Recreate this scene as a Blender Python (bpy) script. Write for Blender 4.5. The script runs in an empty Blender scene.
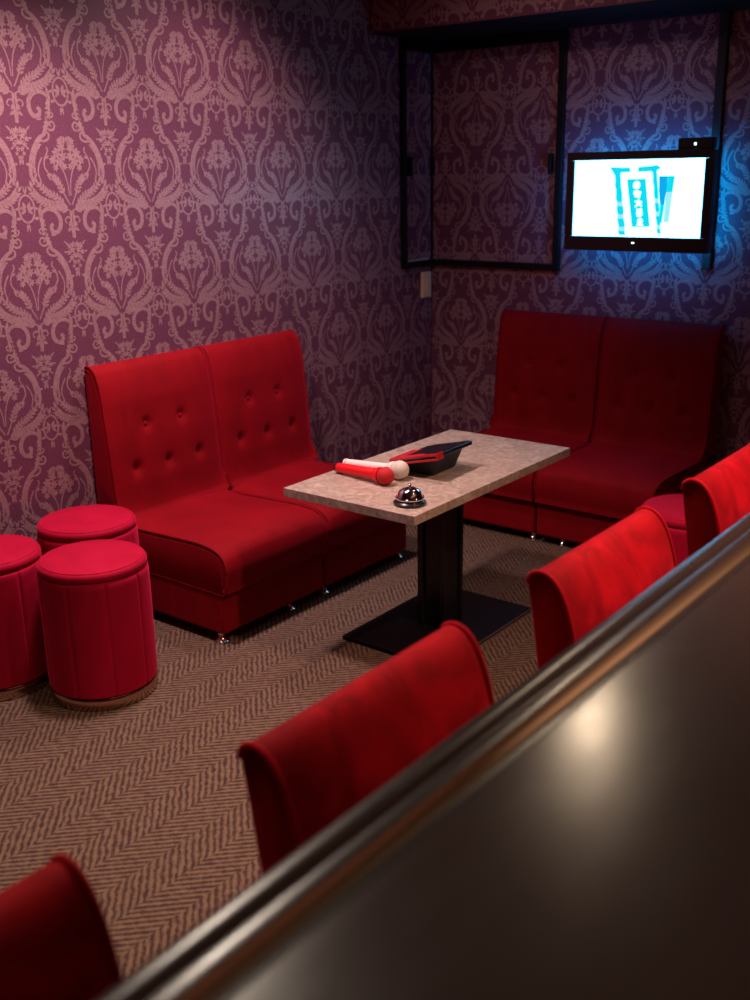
import bpy, bmesh, math, random
from math import sin, cos, pi, radians as R
from mathutils import Vector, Matrix, noise

random.seed(7)
scene = bpy.context.scene
COL = scene.collection
CAMH = 1.55
WX, WY, CEIL = -3.10, 4.47, 2.55          # left wall plane, back wall plane, ceiling height

# ------------------------------------------------------------------ materials
def mat(name):
    m = bpy.data.materials.new(name); m.use_nodes = True
    nt = m.node_tree
    return m, nt, nt.nodes['Principled BSDF']

def N(nt, kind, **kw):
    n = nt.nodes.new(kind)
    for k, v in kw.items():
        if k in n.inputs.keys(): n.inputs[k].default_value = v
        else: setattr(n, k, v)
    return n

def plain(name, col, rough=.5, metal=0., spec=.5, coat=0., bump=0., scale=200., var=0.):
    m, nt, b = mat(name)
    b.inputs['Base Color'].default_value = (*col, 1)
    b.inputs['Roughness'].default_value = rough
    b.inputs['Metallic'].default_value = metal
    b.inputs['Specular IOR Level'].default_value = spec
    b.inputs['Coat Weight'].default_value = coat
    tc = N(nt, 'ShaderNodeTexCoord')
    nz = N(nt, 'ShaderNodeTexNoise', Scale=scale, Detail=4.)
    nt.links.new(tc.outputs['Object'], nz.inputs['Vector'])
    if var:
        mx = N(nt, 'ShaderNodeMix', data_type='RGBA')
        mx.inputs[6].default_value = (*[c*(1-var) for c in col], 1)
        mx.inputs[7].default_value = (*[min(1, c*(1+var)) for c in col], 1)
        nt.links.new(nz.outputs['Fac'], mx.inputs[0])
        nt.links.new(mx.outputs[2], b.inputs['Base Color'])
    if bump:
        bp = N(nt, 'ShaderNodeBump', Strength=bump, Distance=.002)
        nt.links.new(nz.outputs['Fac'], bp.inputs['Height'])
        nt.links.new(bp.outputs['Normal'], b.inputs['Normal'])
    return m

def velvet(name, dark, light, sheen=(1, .05, .08), sw=.6, nap=7., sr=.35):
    m, nt, b = mat(name)
    tc = N(nt, 'ShaderNodeTexCoord')
    mp = N(nt, 'ShaderNodeMapping'); mp.inputs['Scale'].default_value = (1, 1, .45)
    nz = N(nt, 'ShaderNodeTexNoise', Scale=nap, Detail=5., Roughness=.6, Distortion=.8)
    cr = N(nt, 'ShaderNodeValToRGB')
    cr.color_ramp.elements[0].position = .36; cr.color_ramp.elements[0].color = (*dark, 1)
    cr.color_ramp.elements[1].position = .66; cr.color_ramp.elements[1].color = (*light, 1)
    fz = N(nt, 'ShaderNodeTexNoise', Scale=420., Detail=2.)
    bp = N(nt, 'ShaderNodeBump', Strength=.25, Distance=.002)
    L = nt.links.new
    L(tc.outputs['Object'], mp.inputs['Vector']); L(mp.outputs['Vector'], nz.inputs['Vector'])
    L(nz.outputs['Fac'], cr.inputs['Fac']); L(cr.outputs['Color'], b.inputs['Base Color'])
    L(tc.outputs['Object'], fz.inputs['Vector']); L(fz.outputs['Fac'], bp.inputs['Height'])
    L(bp.outputs['Normal'], b.inputs['Normal'])
    b.inputs['Roughness'].default_value = .75
    b.inputs['Specular IOR Level'].default_value = .12
    b.inputs['Sheen Weight'].default_value = sw
    b.inputs['Sheen Roughness'].default_value = sr
    b.inputs['Sheen Tint'].default_value = (*sheen, 1)
    return m

M = {}
M['velvet'] = velvet('red_velvet', (.21, .0012, .005), (.27, .0016, .007), sheen=(1, .04, .13), sw=.7)
M['velvet_chair'] = velvet('chair_velvet', (.26, .0012, .006), (.60, .004, .014), sheen=(1, .05, .10), sw=.8, nap=9.)
M['velvet_stool'] = velvet('stool_velvet', (.40, .002, .030), (.52, .004, .042), sheen=(1, .05, .15), nap=4.)
M['piping_chair'] = velvet('chair_piping', (.42, .002, .012), (.6, .004, .016), sheen=(1, .06, .12), sw=.9)
M['piping'] = velvet('velvet_piping', (.20, .0013, .006), (.27, .002, .009), sheen=(1, .04, .13), sw=.7)
M['chrome'] = plain('chrome', (.75, .74, .72), .12, 1.)
M['bell_chrome'] = plain('bell_chrome', (.82, .82, .83), .05, 1.)
M['black_metal'] = plain('black_powder_coat', (.008, .008, .009), .26, 0., .4, bump=.1, scale=600)
M['frame_black'] = plain('black_steel', (.004, .004, .006), .5, 0., .25)
M['plate_black'] = plain('black_plate', (.005, .005, .006), .45, 0., .2)
M['edge_glint'] = plain('edge_glint', (.5, .5, .5), .3, 1.)
M['plastic_black'] = plain('black_plastic', (.008, .008, .010), .3, 0., .5)
M['plastic_dark'] = plain('dark_rubber', (.012, .012, .016), .6)
M['plastic_red'] = plain('red_plastic', (.50, .018, .03), .35, 0., .5)
M['mic_red'] = plain('mic_red', (.78, .006, .012), .38)
M['mic_white'] = plain('mic_white', (.82, .78, .72), .35)
M['foam_red'] = plain('red_mesh', (.55, .006, .014), .7, bump=.8, scale=700, var=.4)
M['foam_white'] = plain('white_mesh', (.72, .66, .57), .7, bump=.8, scale=700, var=.2)
M['glass_dark'] = plain('dark_glass', (.015, .012, .02), .12, 0., .5)
M['ivory'] = plain('ivory_plastic', (.88, .66, .40), .4)
M['gold_band'] = plain('bronze_band', (.55, .36, .27), .14, 1., .5)
M['brass'] = plain('dull_brass', (.40, .29, .18), .30, 1.)
M['silver'] = plain('silver_strip', (.75, .8, .78), .3, .6)
M['underside_shade'] = plain('shade_dark', (.012, .010, .016), .9, spec=.1, var=.2)
M['ceiling'] = plain('ceiling_paper', (.20, .11, .11), .8, var=.2)
M['wall_plum'] = plain('plum_paper', (.22, .10, .12), .8, var=.2)
M['wood_dark'] = plain('dark_panel', (.02, .012, .009), .5, var=.4, scale=20)

def wall_ground():
    m, nt, b = mat('wallpaper_ground')
    tc = N(nt, 'ShaderNodeTexCoord'); nz = N(nt, 'ShaderNodeTexNoise', Scale=160., Detail=4.)
    cr = N(nt, 'ShaderNodeValToRGB')
    cr.color_ramp.elements[0].color = (.120, .034, .068, 1); cr.color_ramp.elements[0].position = .3
    cr.color_ramp.elements[1].color = (.185, .060, .110, 1); cr.color_ramp.elements[1].position = .7
    L = nt.links.new
    L(tc.outputs['Object'], nz.inputs['Vector']); L(nz.outputs['Fac'], cr.inputs['Fac']); L(cr.outputs['Color'], b.inputs['Base Color'])
    b.inputs['Roughness'].default_value = .45; b.inputs['Specular IOR Level'].default_value = .4
    return m
def wall_motif():
    m, nt, b = mat('wallpaper_damask')
    tc = N(nt, 'ShaderNodeTexCoord')
    nz = N(nt, 'ShaderNodeTexNoise', Scale=110., Detail=5., Roughness=.8, Distortion=1.4)
    cr = N(nt, 'ShaderNodeValToRGB')
    cr.color_ramp.elements[0].color = (.20, .08, .115, 1); cr.color_ramp.elements[0].position = .34
    cr.color_ramp.elements[1].color = (.37, .22, .235, 1); cr.color_ramp.elements[1].position = .56
    bp = N(nt, 'ShaderNodeBump', Strength=.35, Distance=.002)
    L = nt.links.new
    L(tc.outputs['Object'], nz.inputs['Vector']); L(nz.outputs['Fac'], cr.inputs['Fac']); L(cr.outputs['Color'], b.inputs['Base Color'])
    L(nz.outputs['Fac'], bp.inputs['Height']); L(bp.outputs['Normal'], b.inputs['Normal'])
    b.inputs['Roughness'].default_value = .34; b.inputs['Specular IOR Level'].default_value = .75
    return m
M['ground'] = wall_ground(); M['motif'] = wall_motif()

def carpet():
    m, nt, b = mat('herringbone_carpet')
    L = nt.links.new
    def mth(op, a, bb=None, c=None):
        n = N(nt, 'ShaderNodeMath', operation=op)
        for i, v in enumerate((a, bb, c)):
            if v is None: continue
            if isinstance(v, (int, float)): n.inputs[i].default_value = v
            else: L(v, n.inputs[i])
        return n.outputs[0]
    tc = N(nt, 'ShaderNodeTexCoord')
    wob = N(nt, 'ShaderNodeTexNoise', Scale=28., Detail=3.)
    L(tc.outputs['Object'], wob.inputs['Vector'])
    sep = N(nt, 'ShaderNodeSeparateXYZ'); L(tc.outputs['Object'], sep.inputs[0])
    w = mth('MULTIPLY', mth('SUBTRACT', wob.outputs['Fac'], .5), .011)
    x = mth('ADD', sep.outputs['X'], w); y = mth('ADD', sep.outputs['Y'], w)
    cw = .096                                           # column width of the herringbone
    tri = mth('PINGPONG', x, cw)                        # zigzag
    colid = mth('FLOOR', mth('DIVIDE', x, cw))
    shift = mth('MULTIPLY', colid, .0075)               # broken herringbone: each column slips
    s = mth('ADD', mth('ADD', y, tri), shift)
    fr = mth('FRACT', mth('DIVIDE', s, .0235))
    st = mth('ABSOLUTE', mth('SUBTRACT', fr, .5))       # 0..0.5
    n2 = N(nt, 'ShaderNodeTexNoise', Scale=48., Detail=5., Roughness=.75); L(tc.outputs['Object'], n2.inputs['Vector'])
    n3 = N(nt, 'ShaderNodeTexNoise', Scale=500., Detail=2.); L(tc.outputs['Object'], n3.inputs['Vector'])
    v = mth('ADD', st, mth('MULTIPLY', mth('SUBTRACT', n2.outputs['Fac'], .5), 1.3))
    v = mth('ADD', v, mth('MULTIPLY', mth('SUBTRACT', n3.outputs['Fac'], .5), .9))
    cr = N(nt, 'ShaderNodeValToRGB')
    cr.color_ramp.elements[0].color = (.056, .031, .030, 1); cr.color_ramp.elements[0].position = .04
    cr.color_ramp.elements[1].color = (.190, .128, .086, 1); cr.color_ramp.elements[1].position = .46
    L(v, cr.inputs['Fac']); L(cr.outputs['Color'], b.inputs['Base Color'])
    bp = N(nt, 'ShaderNodeBump', Strength=.5, Distance=.004); L(v, bp.inputs['Height']); L(bp.outputs['Normal'], b.inputs['Normal'])
    b.inputs['Roughness'].default_value = .95; b.inputs['Specular IOR Level'].default_value = .1
    return m
M['carpet'] = carpet()

def stone(name, c0, c1, c2, rough):
    m, nt, b = mat(name); L = nt.links.new
    tc = N(nt, 'ShaderNodeTexCoord')
    nz = N(nt, 'ShaderNodeTexNoise', Scale=26., Detail=7., Roughness=.68, Distortion=1.6); L(tc.outputs['Object'], nz.inputs['Vector'])
    cr = N(nt, 'ShaderNodeValToRGB'); e = cr.color_ramp.elements
    e[0].color = (*c0, 1); e[0].position = .3; e[1].color = (*c2, 1); e[1].position = .68
    k = e.new(.48); k.color = (*c1, 1)
    L(nz.outputs['Fac'], cr.inputs['Fac']); L(cr.outputs['Color'], b.inputs['Base Color'])
    b.inputs['Roughness'].default_value = rough
    return m
M['stone'] = stone('beige_stone', (.23, .165, .13), (.37, .285, .23), (.56, .465, .39), .38)

def counter_mat(name, col, rough):
    m, nt, b = mat(name); L = nt.links.new
    tc = N(nt, 'ShaderNodeTexCoord'); mp = N(nt, 'ShaderNodeMapping'); mp.inputs['Scale'].default_value = (9, 3, 5)
    nz = N(nt, 'ShaderNodeTexNoise', Scale=2.2, Detail=6., Roughness=.6); fz = N(nt, 'ShaderNodeTexNoise', Scale=260., Detail=3.)
    L(tc.outputs['Object'], mp.inputs['Vector']); L(mp.outputs['Vector'], nz.inputs['Vector']); L(tc.outputs['Object'], fz.inputs['Vector'])
    mr = N(nt, 'ShaderNodeMapRange'); mr.inputs['To Min'].default_value = rough*.82; mr.inputs['To Max'].default_value = rough*1.25
    L(nz.outputs['Fac'], mr.inputs['Value']); L(mr.outputs['Result'], b.inputs['Roughness'])
    bp = N(nt, 'ShaderNodeBump', Strength=.06, Distance=.001); L(fz.outputs['Fac'], bp.inputs['Height']); L(bp.outputs['Normal'], b.inputs['Normal'])
    b.inputs['Base Color'].default_value = (*col, 1)
    b.inputs['Specular IOR Level'].default_value = .5
    return m
M['counter'] = counter_mat('counter_laminate', (.062, .041, .036), .205)
M['rail'] = counter_mat('counter_rail_lacquer', (.045, .030, .026), .25)

def emis(name, col, s):
    m, nt, b = mat(name)
    b.inputs['Base Color'].default_value = (0, 0, 0, 1)
    b.inputs['Emission Color'].default_value = (*col, 1); b.inputs['Emission Strength'].default_value = s
    b.inputs['Roughness'].default_value = .3
    return m
M['screen_white'] = emis('screen_white', (.24, .80, 1.40), 5.)
M['screen_cyan'] = emis('screen_cyan', (0, .72, .90), 1.)
M['screen_pale'] = emis('screen_pale', (.35, .85, .95), 1.)
M['screen_blue'] = emis('screen_blue', (0, .40, .88), 1.)
M['halo_blue'] = emis('halo_blue', (0, .36, 1.0), 34.)  # glow of the added strip behind the television
M['led_dot'] = emis('led_dot', (.5, .9, 1.), 5.)

# ------------------------------------------------------------------ mesh helpers
def obj(name, bm, m, parent=None, smooth=True, bevel=0., seg=2, subsurf=0, angle=35):
    me = bpy.data.meshes.new(name)
    bmesh.ops.recalc_face_normals(bm, faces=bm.faces)
    bm.to_mesh(me); bm.free()
    for mm in (m if isinstance(m, (list, tuple)) else [m]): me.materials.append(mm)
    o = bpy.data.objects.new(name, me); COL.objects.link(o)
    if smooth:
        for p in me.polygons: p.use_smooth = True
        try: me.set_sharp_from_angle(angle=R(angle))
        except Exception: pass
    if bevel:
        b = o.modifiers.new('bevel', 'BEVEL'); b.width = bevel; b.segments = seg; b.limit_method = 'ANGLE'; b.angle_limit = R(40)
        b.harden_normals = False
    if subsurf:
        s = o.modifiers.new('subsurf', 'SUBSURF'); s.levels = subsurf; s.render_levels = subsurf
    if parent: o.parent = parent
    return o

def root(name, label, cat, loc=(0, 0, 0), rz=0., group=None):
    o = bpy.data.objects.new(name, None); COL.objects.link(o)
    o.empty_display_size = .1
    o.location = loc; o.rotation_euler = (0, 0, rz)
    tag(o, label, cat, group); return o
def tag(o, label, cat, group=None):
    o['label'] = label; o['category'] = cat
    if group: o['group'] = group
    return o
def struct(o): o['kind'] = 'structure'; return o

def box(bm, x0, x1, y0, y1, z0, z1, mi=0):
    vs = [bm.verts.new((x, y, z)) for z in (z0, z1) for y in (y0, y1) for x in (x0, x1)]
    for f in ((0, 2, 3, 1), (4, 5, 7, 6), (0, 1, 5, 4), (2, 6, 7, 3), (0, 4, 6, 2), (1, 3, 7, 5)):
        bm.faces.new([vs[i] for i in f]).material_index = mi
    return vs
def bx(*a):
    bm = bmesh.new(); box(bm, *a); return bm

def lathe(bm, prof, n=32, c=(0, 0), mi=0, fn=None):
    rings = []
    for r, z in prof:
        if r < 1e-6: rings.append([bm.verts.new((c[0], c[1], z))])
        else:
            ring = []
            for i in range(n):
                a = 2*pi*i/n; rr = r if fn is None else fn(r, z, a)
                ring.append(bm.verts.new((c[0]+rr*cos(a), c[1]+rr*sin(a), z)))
            rings.append(ring)
    for A, B in zip(rings, rings[1:]):
        for i in range(n):
            j = (i+1) % n
            if len(A) == 1 and len(B) == 1: continue
            if len(A) == 1: f = bm.faces.new((A[0], B[i], B[j]))
            elif len(B) == 1: f = bm.faces.new((A[i], A[j], B[0]))
            else: f = bm.faces.new((A[i], A[j], B[j], B[i]))
            f.material_index = mi
    for ring, flip in ((rings[0], True), (rings[-1], False)):
        if len(ring) > 1:
            f = bm.faces.new(ring[::-1] if flip else ring); f.material_index = mi
    return bm

def tube(bm, pts, r, n=8, closed=False):
    pts = [Vector(p) for p in pts]; rings = []
    m = len(pts)
    for i, p in enumerate(pts):
        a = pts[(i-1) % m] if (closed or i > 0) else p
        b = pts[(i+1) % m] if (closed or i < m-1) else p
        t = (b-a).normalized()
        u = t.cross(Vector((0, 0, 1)))
        if u.length < .05: u = t.cross(Vector((0, 1, 0)))
        u.normalize(); v = t.cross(u)
        rings.append([bm.verts.new(p + r*(u*cos(2*pi*k/n)+v*sin(2*pi*k/n))) for k in range(n)])
    for i in range(m if closed else m-1):
        A, B = rings[i], rings[(i+1) % m]
        for k in range(n): bm.faces.new((A[k], A[(k+1) % n], B[(k+1) % n], B[k]))
    if not closed:
        bm.faces.new(rings[0][::-1]); bm.faces.new(rings[-1])
    return bm

def catmull(pts, k=6, closed=False):
    out = []; n = len(pts); P = [Vector(p) for p in pts]
    rng = range(n if closed else n-1)
    for i in rng:
        p0 = P[(i-1) % n] if (closed or i > 0) else P[0]*2-P[1]
        p1 = P[i]; p2 = P[(i+1) % n]
        p3 = P[(i+2) % n] if (closed or i+2 < n) else P[-1]*2-P[-2]
        for s in range(k):
            t = s/k
            out.append(.5*((2*p1)+(-p0+p2)*t+(2*p0-5*p1+4*p2-p3)*t*t+(-p0+3*p1-3*p2+p3)*t**3))
    if not closed: out.append(P[-1].copy())
    return out

def cushion(prof, w, nx=24, rr=.014, disp=None):
    """closed side profile (y,z) swept over the width w, edges rounded, optional displacement disp(x,y,z,i)->Vector"""
    bm = bmesh.new(); n = len(prof)
    cy = sum(p[0] for p in prof)/n; cz = sum(p[1] for p in prof)/n
    # inward normals of the profile
    nor = []
    for i in range(n):
        a = Vector(prof[i-1]); b = Vector(prof[(i+1) % n]); t = (b-a).normalized()
        nn = Vector((-t.y, t.x))
        if nn.dot(Vector((cy, cz))-Vector(prof[i])) < 0: nn = -nn
        nor.append(nn)
    xs = []
    for k in range(5):
        a = pi/2*k/4; xs.append((-w/2+rr*(1-sin(a)), rr*(1-cos(a))))
    xs = xs[::-1]                       # from the very end inwards
    xs = [(-w/2+rr*(1-cos(pi/2*k/4)), rr*(1-sin(pi/2*k/4))) for k in range(5)]
    for k in range(1, nx): xs.append((-w/2+rr+(w-2*rr)*k/nx, 0.))
    xs += [(-x, d) for x, d in xs[:5][::-1]]
    rings = []
    for x, d in xs:
        ring = []
        for i in range(n):
            y = prof[i][0]+nor[i].x*d; z = prof[i][1]+nor[i].y*d
            p = Vector((x, y, z))
            if disp: p = p+disp(p, nor[i])
            ring.append(bm.verts.new(p))
        rings.append(ring)
    for A, B in zip(rings, rings[1:]):
        for i in range(n):
            j = (i+1) % n; bm.faces.new((A[i], A[j], B[j], B[i]))
    bm.faces.new(rings[0]); bm.faces.new(rings[-1][::-1])
    return bm

# ------------------------------------------------------------------ damask wallpaper motif
def ribbon(out, pts, w0, w1=None, k=5, wmid=None):
    c = catmull([(*p, 0) for p in pts], k); n = len(c); prev = None
    for i, p in enumerate(c):
        t = (c[min(i+1, n-1)]-c[max(i-1, 0)]).normalized(); nn = Vector((-t.y, t.x, 0)); f = i/(n-1)
        w = w0+(w1 if w1 is not None else w0-w0)*0
        w1_ = w0 if w1 is None else w1
        w = w0+(w1_-w0)*f
        if wmid is not None: w = (w0*(1-f)+w1_*f)*(1-4*f*(1-f))+wmid*4*f*(1-f)
        a = p+nn*w/2; b = p-nn*w/2
        if prev: out.append([(prev[0].x, prev[0].y), (prev[1].x, prev[1].y), (b.x, b.y), (a.x, a.y)])
        prev = (a, b)
def leaf(out, x, y, ang, ln, wd):
    d = Vector((cos(ang), sin(ang))); q = Vector((-d.y, d.x)); o = Vector((x, y))
    p = [o, o+d*ln*.35+q*wd*.5, o+d*ln*.75+q*wd*.34, o+d*ln, o+d*ln*.7-q*wd*.36, o+d*ln*.3-q*wd*.45]
    out.append([(v.x, v.y) for v in p])
def feather(out, pts, l0, l1, wd, side=(1, -1), step=2, spread=.75, k=6):
    c = catmull([(*p, 0) for p in pts], k); n = len(c)
    for i in range(0, n-1, step):
        t = (c[i+1]-c[i]).normalized(); a = math.atan2(t.y, t.x); f = i/(n-1); ln = l0+(l1-l0)*f
        for s in side: leaf(out, c[i].x, c[i].y, a+s*spread, ln, wd)
    t = c[-1]-c[-2]; leaf(out, c[-1].x, c[-1].y, math.atan2(t.y, t.x), l1*1.1, wd)

def motif():
    out = []
    for s in (-1, 1):
        m = lambda pts: [(s*a, b) for a, b in pts]
        h = []
        # fern leaves rising from the foot
        ribbon(h, [(.004, .0), (.04, .014), (.085, .024), (.122, .038), (.150, .064)], .005, .008)
        feather(h, [(.016, .004), (.05, .017), (.09, .026), (.125, .042), (.150, .066)], .028, .024, .011, (1, -1), 2, .68)
        ribbon(h, [(.02, .014), (.058, .048), (.092, .062), (.122, .090), (.134, .112)], .006, .008)
        feather(h, [(.032, .024), (.062, .050), (.094, .064), (.124, .094)], .020, .020, .010, (1, -1), 2, .8)
        # outer frame of the medallion
        ribbon(h, [(.138, .088), (.147, .125), (.141, .165), (.126, .203), (.102, .234), (.076, .250)], .009, .011, wmid=.016)
        feather(h, [(.134, .11), (.138, .15), (.127, .19), (.106, .220)], .020, .020, .011, (1,), 2, .6)
        ribbon(h, [(.110, .095), (.118, .125), (.112, .152), (.098, .175)], .005, .006)
        leaf(h, .148, .15, .3, .016, .010); leaf(h, .148, .075, 1.3, .03, .014)
        # small scrolls of the shoulder and the neck
        ribbon(h, [(.108, .232), (.085, .226), (.066, .234), (.064, .250), (.080, .254), (.084, .243)], .009, .006)
        ribbon(h, [(.080, .252), (.068, .278), (.060, .30), (.056, .33), (.050, .362), (.047, .384)], .013, .008, wmid=.016)
        ribbon(h, [(.062, .262), (.044, .262), (.036, .276), (.046, .288), (.056, .280), (.050, .272)], .008, .005)
        ribbon(h, [(.058, .30), (.044, .302), (.040, .312), (.050, .318)], .007, .005)
        feather(h, [(.074, .262), (.064, .29), (.058, .32), (.053, .352)], .016, .013, .009, (1, -1), 3, .9)
        # big curl on top
        ribbon(h, [(.052, .352), (.062, .372), (.084, .380), (.110, .372), (.126, .350), (.126, .322), (.112, .304), (.094, .306), (.088, .322), (.098, .330)], .008, .012, wmid=.016)
        leaf(h, .107, .306, -2.6, .026, .020); leaf(h, .052, .37, 1.5, .026, .012); leaf(h, .045, .35, 3.0, .022, .012)
        # inner bouquet
        for (x, y, r_, rx) in ((.018, .205, .018, 1), (.040, .188, .020, 1), (.056, .166, .017, 1), (.030, .160, .020, 1), (.014, .178, .017, 1), (.024, .226, .013, 1), (.048, .142, .013, 1), (.012, .145, .013, 1)):
            for j in range(6):
                a = j*pi/3+.3; leaf(h, x, y, a, r_*1.0, r_*.6)
        ribbon(h, [(.030, .15), (.016, .125), (.006, .09), (.003, .05)], .006, .004)
        feather(h, [(.010, .242), (.014, .225), (.030, .205)], .016, .014, .007, (1, -1), 2, .9)
        ribbon(h, [(.004, .02), (.022, .052), (.036, .085), (.050, .105), (.066, .112)], .005, .008)
        feather(h, [(.028, .06), (.044, .095), (.062, .112)], .020, .018, .010, (1, -1), 2, .8)
        ribbon(h, [(.080, .125), (.092, .145), (.088, .172), (.074, .195), (.078, .208)], .006, .005)
        leaf(h, .088, .17, 2.6, .02, .01); leaf(h, .082, .13, -1.8, .03, .012)
        # foot stem with its side curls
        ribbon(h, [(.0045, .0), (.006, -.03), (.004, -.06), (.002, -.09)], .009, .008)
        ribbon(h, [(.006, -.022), (.022, -.020), (.030, -.032), (.022, -.040)], .007, .004)
        leaf(h, .006, -.055, -.6, .022, .012); leaf(h, .005, -.03, -1.1, .026, .012)
        # hanging bunch between the necks, half a repeat to the side (drawn about the foot stem of this motif)
        for (x, y, r_) in ((.008, -.112, .013), (.024, -.116, .012), (.013, -.130, .013), (.028, -.138, .011), (.006, -.148, .012), (.019, -.156, .011), (.008, -.170, .010), (.013, -.184, .008), (.004, -.196, .008)):
            for j in range(5):
                a = j*2*pi/5-.9; leaf(h, x, y, a, r_*1.0, r_*.62)
        leaf(h, .028, -.113, .7, .024, .008); leaf(h, .034, -.137, .1, .016, .008); leaf(h, .003, -.20, -1.45, .022, .010); leaf(h, .022, -.163, -.6, .016, .008)
        # oval emblem half a repeat to the side at the height of the foot
        cx = .178
        el = [(cx-s*0+.030*cos(a)*1, .012+.044*sin(a)) for a in [pi/2+pi*i/8*1 for i in range(9)]]
        ribbon(h, el, .007, .007, 2)
        for j in range(3):
            leaf(h, cx-.003, .012, pi/2+.5+j*.9, .026, .013)
        leaf(h, cx-.001, .058, 1.75, .03, .007); leaf(h, cx-.002, -.034, -1.7, .03, .008); leaf(h, cx-.03, .012, 3.1, .014, .010)
        out += [[(s*a, b) for a, b in poly][::s] for poly in h]
    return out
MOTIF = motif()
PX, PV = .3559, .3704

def paper(bm, origin, ux, uz, nrm, rect, u0, z0, flip=False, holes=()):
    """damask figures laid over the rectangle rect=(ua,ub,za,zb); u0,z0 is one foot point"""
    o = Vector(origin); ux = Vector(ux); uz = Vector(uz); nn = Vector(nrm)
    ua, ub, za, zb = rect
    for r in range(int((za-z0)/PV)-2, int((zb-z0)/PV)+3):
        off = .5*(r % 2)
        for k in range(int((ua-u0)/PX)-2, int((ub-u0)/PX)+3):
            cu = u0+PX*(k+off); cz = z0+PV*r
            if cu < ua-.25 or cu > ub+.25 or cz < za-.45 or cz > zb+.3: continue
            for i, poly in enumerate(MOTIF):
                pts = [(cu+a, cz+(-b if flip else b)) for a, b in poly]
                if any(a < ua or a > ub or b < za or b > zb for a, b in pts): continue
                if any(h[0] < a < h[1] and h[2] < b < h[3] for h in holes for a, b in pts): continue
                off_ = .0004+.000012*(i % 61)
                try:
                    f = bm.faces.new([bm.verts.new(o+ux*a+uz*b+nn*off_) for a, b in pts]); f.material_index = 1
                except ValueError: pass

# ------------------------------------------------------------------ room shell
XR, YF = 1.9, -1.9
bm = bx(WX-.1, XR+.1, YF-.1, WY+.1, -.1, 0); struct(obj('floor', bm, M['carpet'], smooth=False))
bm = bx(WX-.1, XR+.1, YF-.1, WY+.1, CEIL, CEIL+.1); struct(obj('ceiling', bm, M['ceiling'], smooth=False))
SOF_Y, SOF_Z = 3.99, 2.15
# the framed panel in the corner: upside-down paper on both walls
FL, FR, FB, FT = 4.215, -2.384, 1.125, 2.13
bm = bx(WX-.1, WX, YF-.1, WY+.1, 0, CEIL)
paper(bm, (WX, 0, 0), (0, 1, 0), (0, 0, 1), (1, 0, 0), (.2, WY-.002, .005, CEIL-.005), 2.123, 1.818, holes=[(FL, 9, FB, SOF_Z), (SOF_Y, 9, SOF_Z, 9)])
paper(bm, (WX, 0, 0), (0, 1, 0), (0, 0, 1), (1, 0, 0), (FL, WY-.002, FB, SOF_Z), 4.30, 1.545, flip=True)
struct(obj('wall_left', bm, [M['ground'], M['motif']], smooth=False))
bm = bx(WX, XR+.1, WY, WY+.1, 0, CEIL)
paper(bm, (0, WY, 0), (1, 0, 0), (0, 0, 1), (0, -1, 0), (WX+.002, XR-.3, .005, SOF_Z-.003), -2.03+PX/2-PX/2, 1.818, holes=[(-9, FR, FB, SOF_Z)])
paper(bm, (0, WY, 0), (1, 0, 0), (0, 0, 1), (0, -1, 0), (WX+.002, FR, FB, SOF_Z-.003), -2.84, 1.915, flip=True)
struct(obj('wall_back', bm, [M['ground'], M['motif']], smooth=False))
struct(obj('wall_right', bx(XR, XR+.1, YF-.1, WY, 0, CEIL), M['wall_plum'], smooth=False))
struct(obj('wall_front', bx(WX, XR, YF-.1, YF, 0, CEIL), M['wall_plum'], smooth=False))
# papered bulkhead under the ceiling along the back wall
bm = bx(WX, XR, SOF_Y, WY, SOF_Z, CEIL)
for f in bm.faces:
    f.normal_update()
    if abs(f.normal.z) > .9: f.material_index = 2  # near-black colour puts in the shade under the bulkhead
paper(bm, (0, SOF_Y, 0), (1, 0, 0), (0, 0, 1), (0, -1, 0), (WX+.002, XR-.3, SOF_Z+.004, CEIL-.004), -2.03, 1.818)
struct(obj('trim_1', bm, [M['ground'], M['motif'], M['underside_shade']], smooth=False))

# ------------------------------------------------------------------ black frame round the corner panel
fr = root('panel_frame', 'black steel frame wrapping the room corner around an upside-down wallpaper panel', 'frame', (WX, WY, 0))
ly = FL-WY; rx = FR-WX
D_ = .026
obj('post', bx(.001, D_, ly-.014, ly+.014, FB-.02, SOF_Z-.002), M['frame_black'], fr, False, .003)
obj('post', bx(rx-.017, rx+.017, -D_, -.001, FB-.02, SOF_Z-.002), M['frame_black'], fr, False, .003)
obj('bottom_rail', bx(.001, D_, ly+.015, -.001, FB-.018, FB+.012), M['frame_black'], fr, False, .003)
obj('bottom_rail', bx(D_+.001, rx-.018, -D_, -.001, FB-.018, FB+.012), M['frame_black'], fr, False, .003)
obj('top_rail', bx(.001, D_, ly+.015, -.001, SOF_Z-.05, SOF_Z-.002), M['frame_black'], fr, False, .003)
obj('top_rail', bx(D_+.001, rx-.018, -D_, -.001, SOF_Z-.05, SOF_Z-.002), M['frame_black'], fr, False, .003)
st = obj('metal_strip', bx(.006, D_-.004, ly+.022, -.06, FB+.0125, FB+.019), M['silver'], fr, False, .001)
st['label'] = 'pale metal strip'
obj('corner_bead', bx(.001, .009, -.009, -.001, FB+.015, SOF_Z-.051), M['frame_black'], fr, False)
for (x0, x1, y0, y1) in ((.001, .03, ly+.035, ly+.055), (.003, .022, -.022, -.003), (rx-.052, rx-.036, -.03, -.001)):
    obj('latch', bx(x0, x1, y0, y1, 1.54, 1.63), M['frame_black'], fr, False, .002)

# slim dark duct beside the television
o = obj('trim_2', bx(-1.683, -1.645, WY-.03, WY-.001, 1.14, SOF_Z-.002), M['plastic_dark'], None, False, .003)
struct(o)

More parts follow.
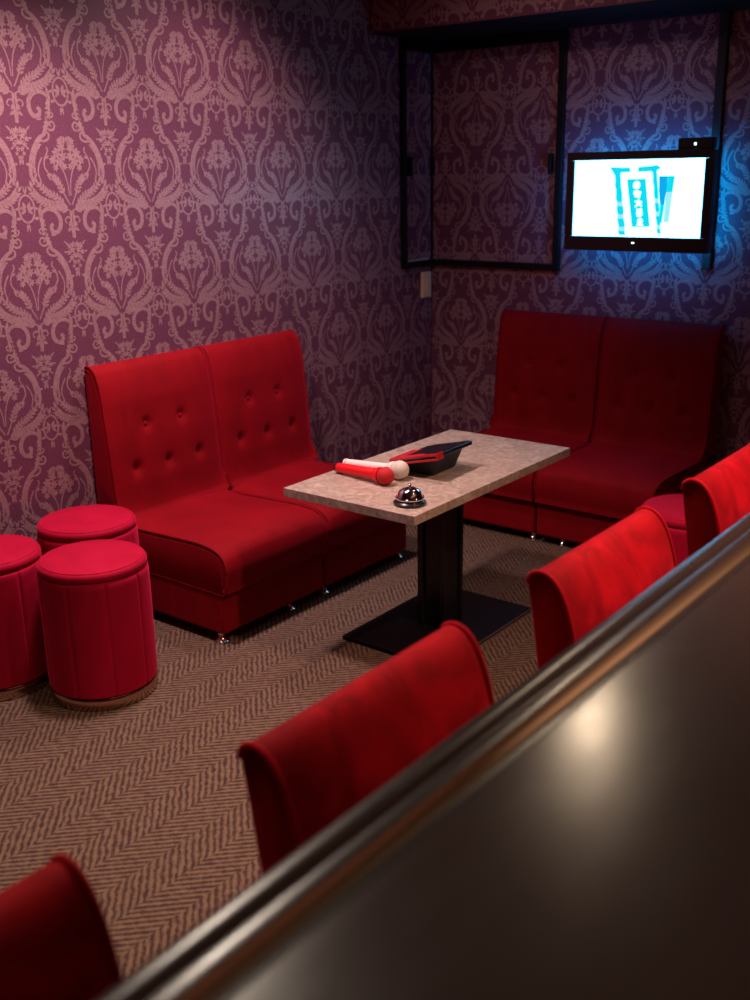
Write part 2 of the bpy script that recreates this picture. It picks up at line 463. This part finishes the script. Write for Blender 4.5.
# light switch
sw = root('light_switch', 'ivory rocker light switch on the left wall under the black corner frame', 'switch', (WX, 4.405, 1.013))
obj('plate', bx(.001, .018, -.037, .037, -.064, .064), M['ivory'], sw, False, .004, 3)
obj('rocker', bx(.0185, .024, -.014, .014, -.040, .034), M['ivory'], sw, False, .002, 2)

# ------------------------------------------------------------------ television
TVS = 4.30; TK = TVS/4.40         # set off the wall so the added halo spreads wider
tv = root('television', 'flat television glowing white on the back wall above the purple-lit sofa', 'television', (-1.978*TK, TVS+.064*TK, CAMH+(1.435-CAMH)*TK)); tv.scale = (TK, TK, TK)
def tvl(x, z): return (x+1.978, z-1.435)
obj('housing', bx(-.335, .335, -.055, -.025, -.225, .195), M['plastic_black'], tv, False, .006, 3)
bm = bmesh.new()
for a in ((-.335, .335, -.071, -.0555, .1595, .195), (-.335, .335, -.071, -.0555, -.225, -.1625), (-.335, -.297, -.071, -.0555, -.162, .159), (.297, .335, -.071, -.0555, -.162, .159)): box(bm, *a)
obj('bezel', bm, M['plastic_black'], tv, False, .002)
bm = bx(-.09, .09, -.0245, -.012, -.10, .09); box(bm, -.03, .03, -.0119, .090, -.04, .04); box(bm, -.10, .10, .0905, (WY-.001-TVS)/TK-.064, -.12, .12)
obj('wall_bracket', bm, M['black_metal'], tv, False, .002)
# picture: white field with cyan figures, a flat drawing on the panel
bm = bmesh.new()
box(bm, -.3075, .3075, -.0640, -.056, -.171, .169, 0)
def flat(pts, mi, d=.0004):
    f = bm.faces.new([bm.verts.new((*((lambda q: (q[0], -.064-d, q[1]))(tvl(*p))),)) for p in pts]); f.material_index = mi
flat([(-2.1083, 1.5644), (-2.0136, 1.5612), (-2.0094, 1.5431), (-2.0544, 1.5415), (-2.0559, 1.5233), (-2.0796, 1.5236), (-2.09, 1.543)], 1)
flat([(-1.9758, 1.5633), (-1.9348, 1.5654), (-1.8902, 1.57), (-1.8715, 1.5562), (-1.889, 1.5511), (-1.8901, 1.5406), (-1.9103, 1.5406), (-1.9142, 1.545), (-1.9746, 1.5437)], 1)
def wavy(l, r_, mi, n=14, amp=.003):
    L_ = []; R_ = []
    for i in range(n+1):
        t = i/n
        L_.append((l[0][0]+(l[1][0]-l[0][0])*t+amp*sin(i*2.3), l[0][1]+(l[1][1]-l[0][1])*t))
        R_.append((r_[0][0]+(r_[1][0]-r_[0][0])*t+amp*.5*sin(i*1.7+1), r_[0][1]+(r_[1][1]-r_[0][1])*t))
    for i in range(n):
        flat([L_[i], R_[i], R_[i+1], L_[i+1]], mi if i < 4 or i % 3 else 2, .0003)
wavy([(-2.082, 1.5236), (-2.050, 1.279)], [(-2.0546, 1.5233), (-2.018, 1.279)], 1)
wavy([(-1.9103, 1.5406), (-1.872, 1.2885)], [(-1.8895, 1.5404), (-1.855, 1.2885)], 1, amp=.002)
flat([(-1.8794, 1.5251), (-1.8398, 1.5252), (-1.8470, 1.41), (-1.8680, 1.41), (-1.8760, 1.46)], 3)
flat([(-1.8680, 1.41), (-1.8470, 1.41), (-1.8550, 1.33), (-1.8660, 1.34)], 1)
flat([(-1.8395, 1.5252), (-1.8093, 1.5248), (-1.815, 1.46), (-1.8440, 1.46)], 1)
flat([(-1.8440, 1.46), (-1.815, 1.46), (-1.8234, 1.336), (-1.8480, 1.336)], 2)
flat([(-2.0243, 1.5136), (-1.9393, 1.5149), (-1.9075, 1.3165), (-1.9898, 1.314)], 1)
# the blurred upright lettering in the box
def glyph(strokes, cx, cz, s):
    for pts in strokes:
        for (a, b), (c, d) in zip(pts, pts[1:]):
            ax, az, cx2, cz2 = cx+a*s, cz+b*s, cx+c*s, cz+d*s
            t = Vector((cx2-ax, cz2-az)); ln = t.length
            if ln < 1e-6: continue
            t /= ln; q = Vector((-t.y, t.x))*.0042; e = t*.0035
            flat([(ax-e.x+q.x, az-e.y+q.y), (ax-e.x-q.x, az-e.y-q.y), (cx2+e.x-q.x, cz2+e.y-q.y), (cx2+e.x+q.x, cz2+e.y+q.y)], 0, .0010)
ring = [(.75*cos(a), .75*sin(a)) for a in [2*pi*k/10 for k in range(11)]]
G = [[ring, [(-.3, .1), (-.3, -.5)], [(.2, .6), (.4, -.2)]], [[(-.9, .6), (-.3, .8), (-.4, .1), (-.9, .2)], [(.0, .7), (.7, .5), (.6, -.3), (.1, -.2), (.0, .7)], [(-.6, -.4), (.5, -.7)]],
     [[(-.8, .5), (.8, .3)], [(0, .8), (-.1, -.1), (-.7, -.8)], [(0, 0), (.8, -.6)]], [[(-.5, .7), (.5, .8), (.6, .1), (-.5, .0), (-.5, .7)], [(-.6, -.3), (.7, -.4), (.4, -.8), (-.4, -.8)]],
     [[(.7*a+.0, .6*b+.2) for a, b in ring], [(-.4, .2), (.4, .2)], [(-.7, -.75), (.7, -.8)]]]
for i, g in enumerate(G):
    t = (i+.5)/5
    glyph(g, -1.981+(-1.950+1.981)*t, 1.508-(1.508-1.318)*t, .0165)
sc = obj('screen', bm, [M['screen_white'], M['screen_cyan'], M['screen_pale'], M['screen_blue']], tv, False)
bm = bmesh.new()
for a in ((-.31, .28, -.022, -.014, .165, .180), (-.31, .28, -.022, -.014, -.205, -.19), (-.31, -.295, -.022, -.014, -.189, .164), (.265, .28, -.022, -.014, -.189, .164)): box(bm, *a)
bl = obj('halo_strip', bm, M['halo_blue'], tv, False); bl['label'] = 'added blue glow strip behind the screen'  # made-up emitter that throws the blue halo onto the wall
obj('power_light', bx(-.006, .006, -.0735, -.0715, -.190, -.186), M['led_dot'], tv, False)
o = root('sensor_box', 'small black box with a pinpoint light on top of the television', 'sensor box', (-1.70, TVS+.045, CAMH+(1.630-CAMH)*TK+.0008))
obj('case', bx(-.075, .075, -.02, .02, 0, .045), M['plastic_black'], o, False, .004)
obj('indicator', bx(-.004, .004, -.0225, -.0205, .016, .024), M['led_dot'], o, False)

# ------------------------------------------------------------------ sofas (armless velvet seats pushed together in pairs)
UW = .541
SEAT = [(-.655, .186), (-.668, .215), (-.674, .26), (-.670, .296), (-.655, .322), (-.630, .338), (-.595, .347), (-.53, .352), (-.44, .350), (-.33, .346), (-.22, .342), (-.10, .340), (-.10, .187), (-.2, .186), (-.35, .186), (-.5, .186)]
BACK = [(-.150, .345), (-.138, .372), (-.128, .40), (-.120, .44), (-.115, .49), (-.111, .54), (-.107, .59), (-.103, .64), (-.098, .69), (-.092, .74), (-.087, .79), (-.079, .84), (-.070, .87), (-.060, .892), (-.042, .908), (-.022, .913), (-.008, .908), (-.002, .895), (-.002, .8), (-.002, .6), (-.004, .42), (-.006, .35)]
def dense(prof, k=3):
    return [(p.x, p.y) for p in catmull([(a, b, 0) for a, b in prof], k, True)]
BTN = [(-.085, .682), (.085, .682), (-.155, .527), (0, .527), (.155, .527)]
def back_disp(p, nr):
    if p.y > -.05: return Vector((0, 0, 0))
    u = p.x/(UW/2)
    d = -.014*max(0, 1-u**4)*max(0, min(1, (p.z-.36)/.12))*max(0, min(1, (.9-p.z)/.12))
    for bx_, bz in BTN:
        rr = ((p.x-bx_)**2+(p.z-bz)**2); d += .014*math.exp(-rr/(2*.0145**2))+.005*math.exp(-rr/(2*.045**2))
    return Vector((0, d, 0))
def seat_disp(p, nr):
    u = p.x/(UW/2)
    if p.z < .30: return Vector((0, 0, 0))
    return Vector((0, 0, .012*max(0, 1-abs(u)**3.)))
def leg_bm(x, y):
    return lathe(bmesh.new(), [(.024, .0005), (.025, .006), (.019, .011), (.012, .017), (.010, .024), (.013, .030), (.0135, .036)], 20, (x, y))
def make_seat(loc, rz, label, group, leg_xs):
    t = root('sofa_unit', label, 'sofa seat', loc, rz, group)
    obj('base', bx(-UW/2+.004, UW/2-.004, -.645, -.012, .036, .1855), M['velvet'], t, True, .012, 3)
    obj('seat', cushion(dense(SEAT), UW-.003, 20, .016, seat_disp), M['velvet'], t, True, angle=60)
    obj('backrest', cushion(dense(BACK, 4), UW-.003, 56, .016, back_disp), M['velvet'], t, True, angle=70)
    for s in (-1, 1):
        x = s*(UW/2-.006)
        bm = bmesh.new(); pr = [(x, a, b+.002) for a, b in SEAT[:12]]
        pr = [(x, -.648, .186)]+pr
        tube(bm, catmull(pr, 3), .0042, 8)
        tube(bm, [(x, -.652, .186), (x, -.45, .187), (x, -.14, .187)], .0042, 8)
        obj('seat_piping', bm, M['piping'], t)
        bm = bmesh.new(); tube(bm, catmull([(x, a-.002, b) for a, b in BACK[1:17]], 3), .0042, 8)
        obj('back_piping', bm, M['piping'], t)
    for bx_, bz in BTN:
        bm = bmesh.new(); bmesh.ops.create_uvsphere(bm, u_segments=14, v_segments=8, radius=.0105)
        y = -.107-.014*max(0, 1-(bx_/(UW/2))**4)*min(1, (bz-.36)/.12)+.017-.001*(bz-.5)+(.008 if bz > .6 else 0)
        for v in bm.verts: v.co = Vector((v.co.x+bx_, v.co.y*.55+y, v.co.z+bz))
        obj('button', bm, M['piping'], t)
    for x in leg_xs: obj('leg', leg_bm(x, -.612), M['chrome'], t)
    for x in (-UW/2+.03, UW/2-.03): obj('leg', leg_bm(x, -.06), M['chrome'], t)
    return t
LY = 2.272
gL, gR = 'red button-backed seats along the left wall', 'button-backed seats under the television'
make_seat((WX+.006, LY+UW/2, 0), pi/2, 'bright red velvet button-back seat beside the round stools, nearer of the left wall pair', gL, (-UW/2+.022, UW/2-.17))
make_seat((WX+.006, LY+UW*1.5+.002, 0), pi/2, 'red velvet button-back seat on the left wall with its cushion partly under the tabletop', gL, (-UW/2+.025, UW/2-.03))
RXc = -2.100
make_seat((RXc-UW/2-.001, WY-.006, 0), 0, 'dark plum-lit velvet seat against the back wall, left one nearer the room corner', gR, (-UW/2+.03, UW/2-.022))
make_seat((RXc+UW/2+.001, WY-.006, 0), 0, 'dark plum-lit velvet seat against the back wall, right one under the television', gR, (-UW/2+.12, UW/2-.03))

# ------------------------------------------------------------------ round stools
SH, SR = .449, .166
def make_stool(loc, label, rz=0.):
    t = root('round_stool', label, 'stool', loc, rz, 'round velvet stools')
    prof = [(SR-.012, .0405), (SR, .044), (SR+.002, .08), (SR+.002, .2), (SR+.002, .3), (SR+.001, .39), (SR+.0005, .403), (SR-.002, .410), (SR-.007, .4135), (SR-.020, .414)]
    def fl(r, z, a):
        g = abs(((a*9/(2*pi)) % 1)-.5)*2      # soft channels with a narrow seam
        return r-.0045*max(0, (g-.86)/.14)**1.5*(1 if z < .405 else .4)
    obj('body', lathe(bmesh.new(), prof, 224, fn=fl), M['velvet_stool'], t, angle=60)
    lid = [(SR-.012, .4145), (SR-.005, .4160), (SR-.002, .421), (SR-.002, .433), (SR-.007, .441), (SR-.016, .4445), (SR-.035, .447), (.10, .450), (.05, .4515), (0, .452)]
    ld = obj('lid', lathe(bmesh.new(), lid, 72), M['velvet_stool'], t, angle=60)
    bm = bmesh.new(); tube(bm, [((SR-.0135)*cos(2*pi*i/72), (SR-.0135)*sin(2*pi*i/72), .4425) for i in range(72)], .0032, 8, True)
    obj('lid_piping', bm, M['velvet_stool'], ld)
    b = obj('base_band', lathe(bmesh.new(), [(SR-.02, .0005), (SR-.001, .0005), (SR+.001, .003), (SR+.001, .037), (SR-.001, .040), (SR-.02, .040)], 72), M['gold_band'], t, angle=40)
    b['label'] = 'bronze band'
    return t
make_stool((-2.540, 1.834, 0), 'round red velvet stool in front of the other two beside the left sofa', .25)
make_stool((-2.862, 2.060, 0), 'round red velvet stool at the back between the wallpaper and the left sofa', 1.1)
make_stool((-2.858, 1.672, 0), 'round red velvet stool cut off by the left picture edge', .7)

make_stool((-1.24, 3.345, 0), 'round red velvet stool half hidden between the two farthest counter chairs', .4)

# ------------------------------------------------------------------ low table and what is on it
TX0, TX1, TY0, TY1, TZ = -2.209, -1.692, 2.350, 3.320, .594
cx, cy = -1.943, 2.845
t = root('lounge_table', 'low table with beige stone-look top on a black pedestal between the sofas', 'table', (cx, cy, 0))
obj('tabletop', bx(TX0-cx, TX1-cx, TY0-cy, TY1-cy, TZ-.030, TZ), M['stone'], t, False, .0015, 2)
bm = bmesh.new()
box(bm, -.044, .056, -.044, .044, .0165, TZ-.037)
for s in (-1, 1):
    box(bm, -.052, -.030, s*.050-.008, s*.050+.008, .0165, TZ-.037); box(bm, .042, .066, s*.050-.008, s*.050+.008, .0165, TZ-.037)
obj('column', bm, M['black_metal'], t, False, .004, 3)
obj('top_bracket', bx(-.13, .13, -.2, .2, TZ-.0365, TZ-.0305), M['black_metal'], t, False)
bp_ = obj('base_plate', bx(-.207, .207, -.292, .305, .0005, .016), M['plate_black'], t, False, .003)
e_ = obj('edge_highlight', bx(.2072, .2088, -.285, .298, .008, .0145), M['edge_glint'], bp_, False); e_['label'] = 'bright strip for the edge highlight'  # thin metal strip stands in for the highlight on the plate edge

b = root('service_bell', 'chrome dome service bell on the near corner of the stone table', 'bell', (-1.774, 2.442, TZ)); b.scale = (1.1, 1.1, 1.0)
obj('base', lathe(bmesh.new(), [(.042, .0005), (.0455, .003), (.0455, .008), (.041, .013), (.036, .016), (.02, .017)], 40), M['plastic_black'], b)
obj('dome', lathe(bmesh.new(), [(.0395, .0185), (.041, .021), (.040, .024), (.036, .0255), (.0345, .030), (.031, .039), (.025, .046), (.016, .0505), (.006, .0525), (.0, .0527)], 48), M['bell_chrome'], b, angle=50)
obj('button', lathe(bmesh.new(), [(.0035, .0525), (.0035, .060), (.0055, .0605), (.0055, .063), (.003, .0645), (0, .0648)], 20), M['bell_chrome'], b)

def make_mic(tail, head, hr, mb, mh, label, cap):
    a = Vector((*tail, 0)); h = Vector((*head, 0)); ax = (h-a); ln = ax.length
    t = root('microphone', label, 'microphone', (a.x, a.y, TZ), math.atan2(ax.y, ax.x), 'microphones on the table')
    # built along +x, resting on the table: tail radius .014, head radius hr
    q = 1. if cap else .84; k0, k1 = .0172*q, hr
    def lx(prof):
        bm = lathe(bmesh.new(), prof, 36)
        sl = math.atan2(k1-k0, ln)
        mtx = Matrix.Translation((0, 0, k0+.0008)) @ Matrix.Rotation(-sl, 4, 'Y') @ Matrix.Rotation(pi/2, 4, 'Y')
        bmesh.ops.transform(bm, matrix=mtx, verts=bm.verts); return bm
    obj('handle', lx([(.0155*q, .012), (.0165*q, .014), (.0172*q, .03), (.0190*q, ln*.6), (.0205*q, ln-.050), (.0198*q, ln-.046)]), mb, t)
    c = obj('end_cap', lx([(.0, -.0005), (.012, .0), (.0148, .003), (.0155, .0115)]), M['plastic_black'] if cap else mb, t)
    obj('collar', lx([(.0198, ln-.0455), (.0235, ln-.038), (.0262, ln-.028), (.0265, ln-.020)]), mb, t)
    pr = [(hr*sin(x), ln-hr*cos(x)) for x in [pi*.25+pi*.75*i/14 for i in range(15)]]
    pr = [(max(r_, 0), z_) for r_, z_ in pr[:-1]]+[(0, ln+hr)]
    gh = obj('grille_head', lx(pr), mh, t)
    bm = lx([(hr*.985, ln-.0025), (hr*1.03, ln-.002), (hr*1.03, ln+.002), (hr*.985, ln+.0025)]); obj('grille_ring', bm, mh, gh)
    return t
make_mic((-2.185, 2.586), (-1.957, 2.562), .029, M['mic_red'], M['foam_red'], 'red karaoke microphone lying on the stone table', True)
make_mic((-2.203, 2.655), (-1.957, 2.640), .031, M['mic_white'], M['foam_white'], 'white karaoke microphone lying beside the red one', False)

tb = root('song_tablet', 'black song-request tablet with red rim propped on its wedge stand on the table', 'tablet', (-1.934, 2.790, TZ), R(2)); tb.scale = (.85, 1.08, .95)
til = R(-12)
mt = Matrix.Translation((0, 0, .066)) @ Matrix.Rotation(til, 4, 'Y')
def tp(bm, m=mt): bmesh.ops.transform(bm, matrix=m, verts=bm.verts); return bm
# wedge stand
bm = bmesh.new()
lo = [(-.065, -.055), (.050, -.055), (.050, .075), (-.065, .075)]; hi = [(-.085, -.080), (.085, -.080), (.080, .085), (-.085, .085)]
V0 = [bm.verts.new((x, y, .0005)) for x, y in lo]; V1 = [bm.verts.new(mt @ Vector((x, y, -.0085))) for x, y in hi]
bm.faces.new(V0[::-1]); bm.faces.new(V1)
for i in range(4): bm.faces.new((V0[i], V0[(i+1) % 4], V1[(i+1) % 4], V1[i]))
obj('stand', bm, M['plastic_dark'], tb, False, .004, 2)
obj('body', tp(bx(-.108, .108, -.100, .108, -.008, .008)), M['plastic_black'], tb, False, .005, 3)
bm = bmesh.new()
for a in ((-.112, .112, -.108, -.1005, .0035, .0125), (-.112, .112, -.108, -.1005, -.0125, -.0045), (-.112, -.103, -.1005, .030, .0085, .0125), (-.112, -.1085, -.1005, .030, -.0125, .0080), (.1085, .113, -.108, -.070, -.0125, .0125), (-.112, -.108, -.108, -.1005, -.0044, .0034)): box(bm, *a)
rm = obj('rim', tp(bm), M['plastic_red'], tb, False, .0015, 2); rm['label'] = 'red bumper rim'
bm = bmesh.new(); box(bm, -.1025, .030, -.100, -.066, .0084, .0105); box(bm, -.1025, -.07, -.0655, .03, .0084, .0105)
p_ = obj('control_panel', tp(bm), M['plastic_red'], tb, False, .001); p_['label'] = 'red control panel'
obj('display', tp(bx(-.066, .100, -.062, .100, .0084, .0100)), M['glass_dark'], tb, False, .001)

# ------------------------------------------------------------------ velvet chairs drawn up to the counter
CW, CH = .462, .855
CB = [(0, .835), (.003, .848), (.012, .857), (.026, .861), (.042, .857), (.056, .846), (.069, .828), (.080, .803), (.090, .772), (.097, .74), (.103, .70), (.109, .65), (.113, .59), (.116, .53), (.116, .47), (.060, .47), (.045, .53), (.036, .60), (.024, .68), (.012, .76)]
CS = [(.10, .40), (.10, .48), (.18, .487), (.30, .492), (.42, .492), (.49, .485), (.525, .47), (.54, .44), (.535, .41), (.51, .398), (.4, .398), (.25, .398)]
def chair_disp(p, nr):
    if p.z < .5 or p.x == 0: pass
    u = p.x/(CW/2)
    # here x is along the width, y runs towards the counter
    if p.y > .05: return Vector((0, .010*max(0, 1-u**4)*max(0, min(1, (.85-p.z)/.1)), 0))
    return Vector((0, 0, 0))
def make_chair(y0, label, wob=0.):
    t = root('counter_chair', label, 'chair', (-.871, y0+CW/2, 0), -pi/2+wob, 'red velvet chairs along the counter')
    # local +y points to the counter
    obj('backrest', cushion(dense(CB, 4), CW, 24, .005, chair_disp), M['velvet_chair'], t, angle=50)
    for s in (-1, 1):
        bm = bmesh.new(); tube(bm, catmull([(s*(CW/2-.001), a+.0005, b+.0005) for a, b in CB[:14]], 4), .0050, 8)
        obj('piping', bm, M['piping_chair'], t)
    obj('seat', cushion(dense(CS, 2), CW, 16, .016), M['velvet_chair'], t, angle=60)
    obj('seat_pan', bx(-CW/2+.03, CW/2-.03, .08, .50, .372, .397), M['black_metal'], t, False, .004)
    obj('pedestal', lathe(bmesh.new(), [(.03, .031), (.024, .06), (.024, .371)], 28, (0, .30)), M['chrome'], t)
    obj('foot_disc', lathe(bmesh.new(), [(.20, .0005), (.205, .006), (.19, .014), (.10, .022), (.04, .030)], 48, (0, .30)), M['chrome'], t)
    return t
make_chair(.076, 'red velvet chair cut off at the lower left corner of the picture')
make_chair(.8225, 'red velvet counter chair in the lower middle, overlapping the black table base')
make_chair(1.562, 'red velvet chair at the counter beside the right side of the stone table')
make_chair(2.284, 'farthest red velvet chair, at the right picture edge before the plum-lit sofa')

# ------------------------------------------------------------------ bar counter in the foreground
CT = .95
CP = [(-.560, CT-.065), (-.573, CT-.055), (-.5770, CT-.035), (-.5775, CT-.010), (-.5765, CT-.004), (-.5738, CT-.0006), (-.5715, CT+.0004), (-.5620, CT+.0007), (-.5525, CT+.0004), (-.5505, CT-.001), (-.5475, CT-.0045), (-.5445, CT-.0045), (-.5420, CT-.0015), (-.5400, CT-.0010),
      (-.5330, CT-.0010), (-.5260, CT-.0012), (-.5235, CT-.0018), (-.5175, CT-.0060), (-.5120, CT-.0085), (-.5060, CT-.0096), (-.4980, CT-.0098)]
t = root('bar_counter', 'dark glossy bar counter sweeping across the foreground', 'counter', (0, 0, 0))
Y0, Y1 = -1.2, 3.75
bm = bmesh.new(); pr = CP+[(-.498, CT-.065)]
A = [bm.verts.new((x, Y0, z)) for x, z in pr]; B = [bm.verts.new((x, Y1, z)) for x, z in pr]
for i in range(len(pr)): j = (i+1) % len(pr); bm.faces.new((A[i], A[j], B[j], B[i]))
bm.faces.new(A[::-1]); bm.faces.new(B)
obj('edge_rail', bm, M['rail'], t, angle=50)
bm = bmesh.new(); q = [(-.5236, CT-.0012), (-.5176, CT-.0054), (-.5120, CT-.0079), (-.5078, CT-.0088), (-.5078, CT-.0091), (-.5120, CT-.0083), (-.5176, CT-.0058), (-.5236, CT-.0016)]
A = [bm.verts.new((x, Y0+.001, z)) for x, z in q]; B = [bm.verts.new((x, Y1-.001, z)) for x, z in q]
for i in range(len(q)): j = (i+1) % len(q); bm.faces.new((A[i], A[j], B[j], B[i]))
bm.faces.new(A[::-1]); bm.faces.new(B)
il = obj('inlay_strip', bm, M['brass'], t, angle=50); il['label'] = 'dull brass inlay strip'
obj('worktop', bx(-.4978, .12, Y0, Y1, CT-.05, CT-.0099), M['counter'], t, False, .002)
obj('front_panel', bx(-.22, -.18, Y0, Y1, .0005, CT-.0655), M['wood_dark'], t, False)

# ------------------------------------------------------------------ lights
def spot(name, loc, target, energy, col, size=70, blend=.6, r=.04):
    l = bpy.data.lights.new(name, 'SPOT'); l.energy = energy; l.color = col; l.spot_size = R(size); l.spot_blend = blend; l.shadow_soft_size = r
    o = bpy.data.objects.new(name, l); COL.objects.link(o); o.location = loc
    o.rotation_euler = (Vector(target)-Vector(loc)).to_track_quat('-Z', 'Y').to_euler(); return o
def area(name, loc, target, energy, col, sx, sy):
    l = bpy.data.lights.new(name, 'AREA'); l.shape = 'RECTANGLE'; l.size = sx; l.size_y = sy; l.energy = energy; l.color = col
    o = bpy.data.objects.new(name, l); COL.objects.link(o); o.location = loc
    o.rotation_euler = (Vector(target)-Vector(loc)).to_track_quat('-Z', 'Y').to_euler(); return o
spot('downlight_wall', (-2.42, 2.02, 2.5), (-2.62, 1.95, 0), 185, (1, .68, .67), 122, 1., .10)
spot('left_wall_fill', (-2.46, 2.95, 2.5), (-3.0, 2.65, 0), 72, (1, .68, .68), 122, 1., .10)  # extra spot added to even out the light along the left wall
spot('rail_highlight_spot', (-2.13, 1.78, 2.48), (-.55, .48, .95), 70, (1, .82, .66), 66, .9, .06)  # added twin of the wall downlight, aimed for the counter rail highlight
spot('downlight_table', (-1.68, 3.57, 2.5), (-.6, 1.3, .95), 18, (1, .74, .50), 135, .9, .045)
spot('downlight_floor', (-1.62, .78, 2.5), (-1.65, .98, 0), 80, (1, .72, .50), 68, 1., .06)
spot('downlight_counter', (-.30, 2.35, 2.45), (-.68, 2.26, .8), 200, (1, .58, .42), 84, 1., .05)
spot('back_wall_fill', (-1.75, 2.3, 2.5), (-2.35, 4.47, 1.62), 26, (1, .70, .66), 46, 1., .08)  # added fill that lifts the dim back wall
area('ceiling_bounce_fill', (.85, 1.6, 2.25), (.8, 1.6, 2.55), 20, (1, .66, .42), 2.8, .25)  # unseen fill added to bounce warm light off the ceiling
bpy.data.objects['ceiling_bounce_fill'].rotation_euler = (pi, 0, pi/2)

w = bpy.data.worlds.new('world'); scene.world = w; w.use_nodes = True
w.node_tree.nodes['Background'].inputs[0].default_value = (.5, .2, .35, 1)
w.node_tree.nodes['Background'].inputs[1].default_value = .0

# ------------------------------------------------------------------ camera
cam = bpy.data.cameras.new('camera'); co = bpy.data.objects.new('camera', cam); COL.objects.link(co)
yaw, pit, rol = R(38.0004), R(17.33804), R(-.949262)
fw = Vector((-sin(yaw)*cos(pit), cos(yaw)*cos(pit), -sin(pit))); ri = Vector((cos(yaw), sin(yaw), 0)); up = ri.cross(fw)
r2 = ri*cos(rol)+up*sin(rol); u2 = -ri*sin(rol)+up*cos(rol)
m = Matrix((r2, u2, -fw)).transposed().to_4x4(); m.translation = (0, 0, CAMH)
co.matrix_world = m
cam.sensor_fit = 'VERTICAL'; cam.sensor_height = 36; cam.lens = 36*1042.08/1000
cam.clip_start = .05
cam.dof.use_dof = True; cam.dof.focus_distance = 3.1; cam.dof.aperture_fstop = 2.8
scene.camera = co
vs = scene.view_settings
vs.view_transform = 'Standard'; vs.look = 'None'; vs.exposure = 0; vs.gamma = 1; vs.use_curve_mapping = False
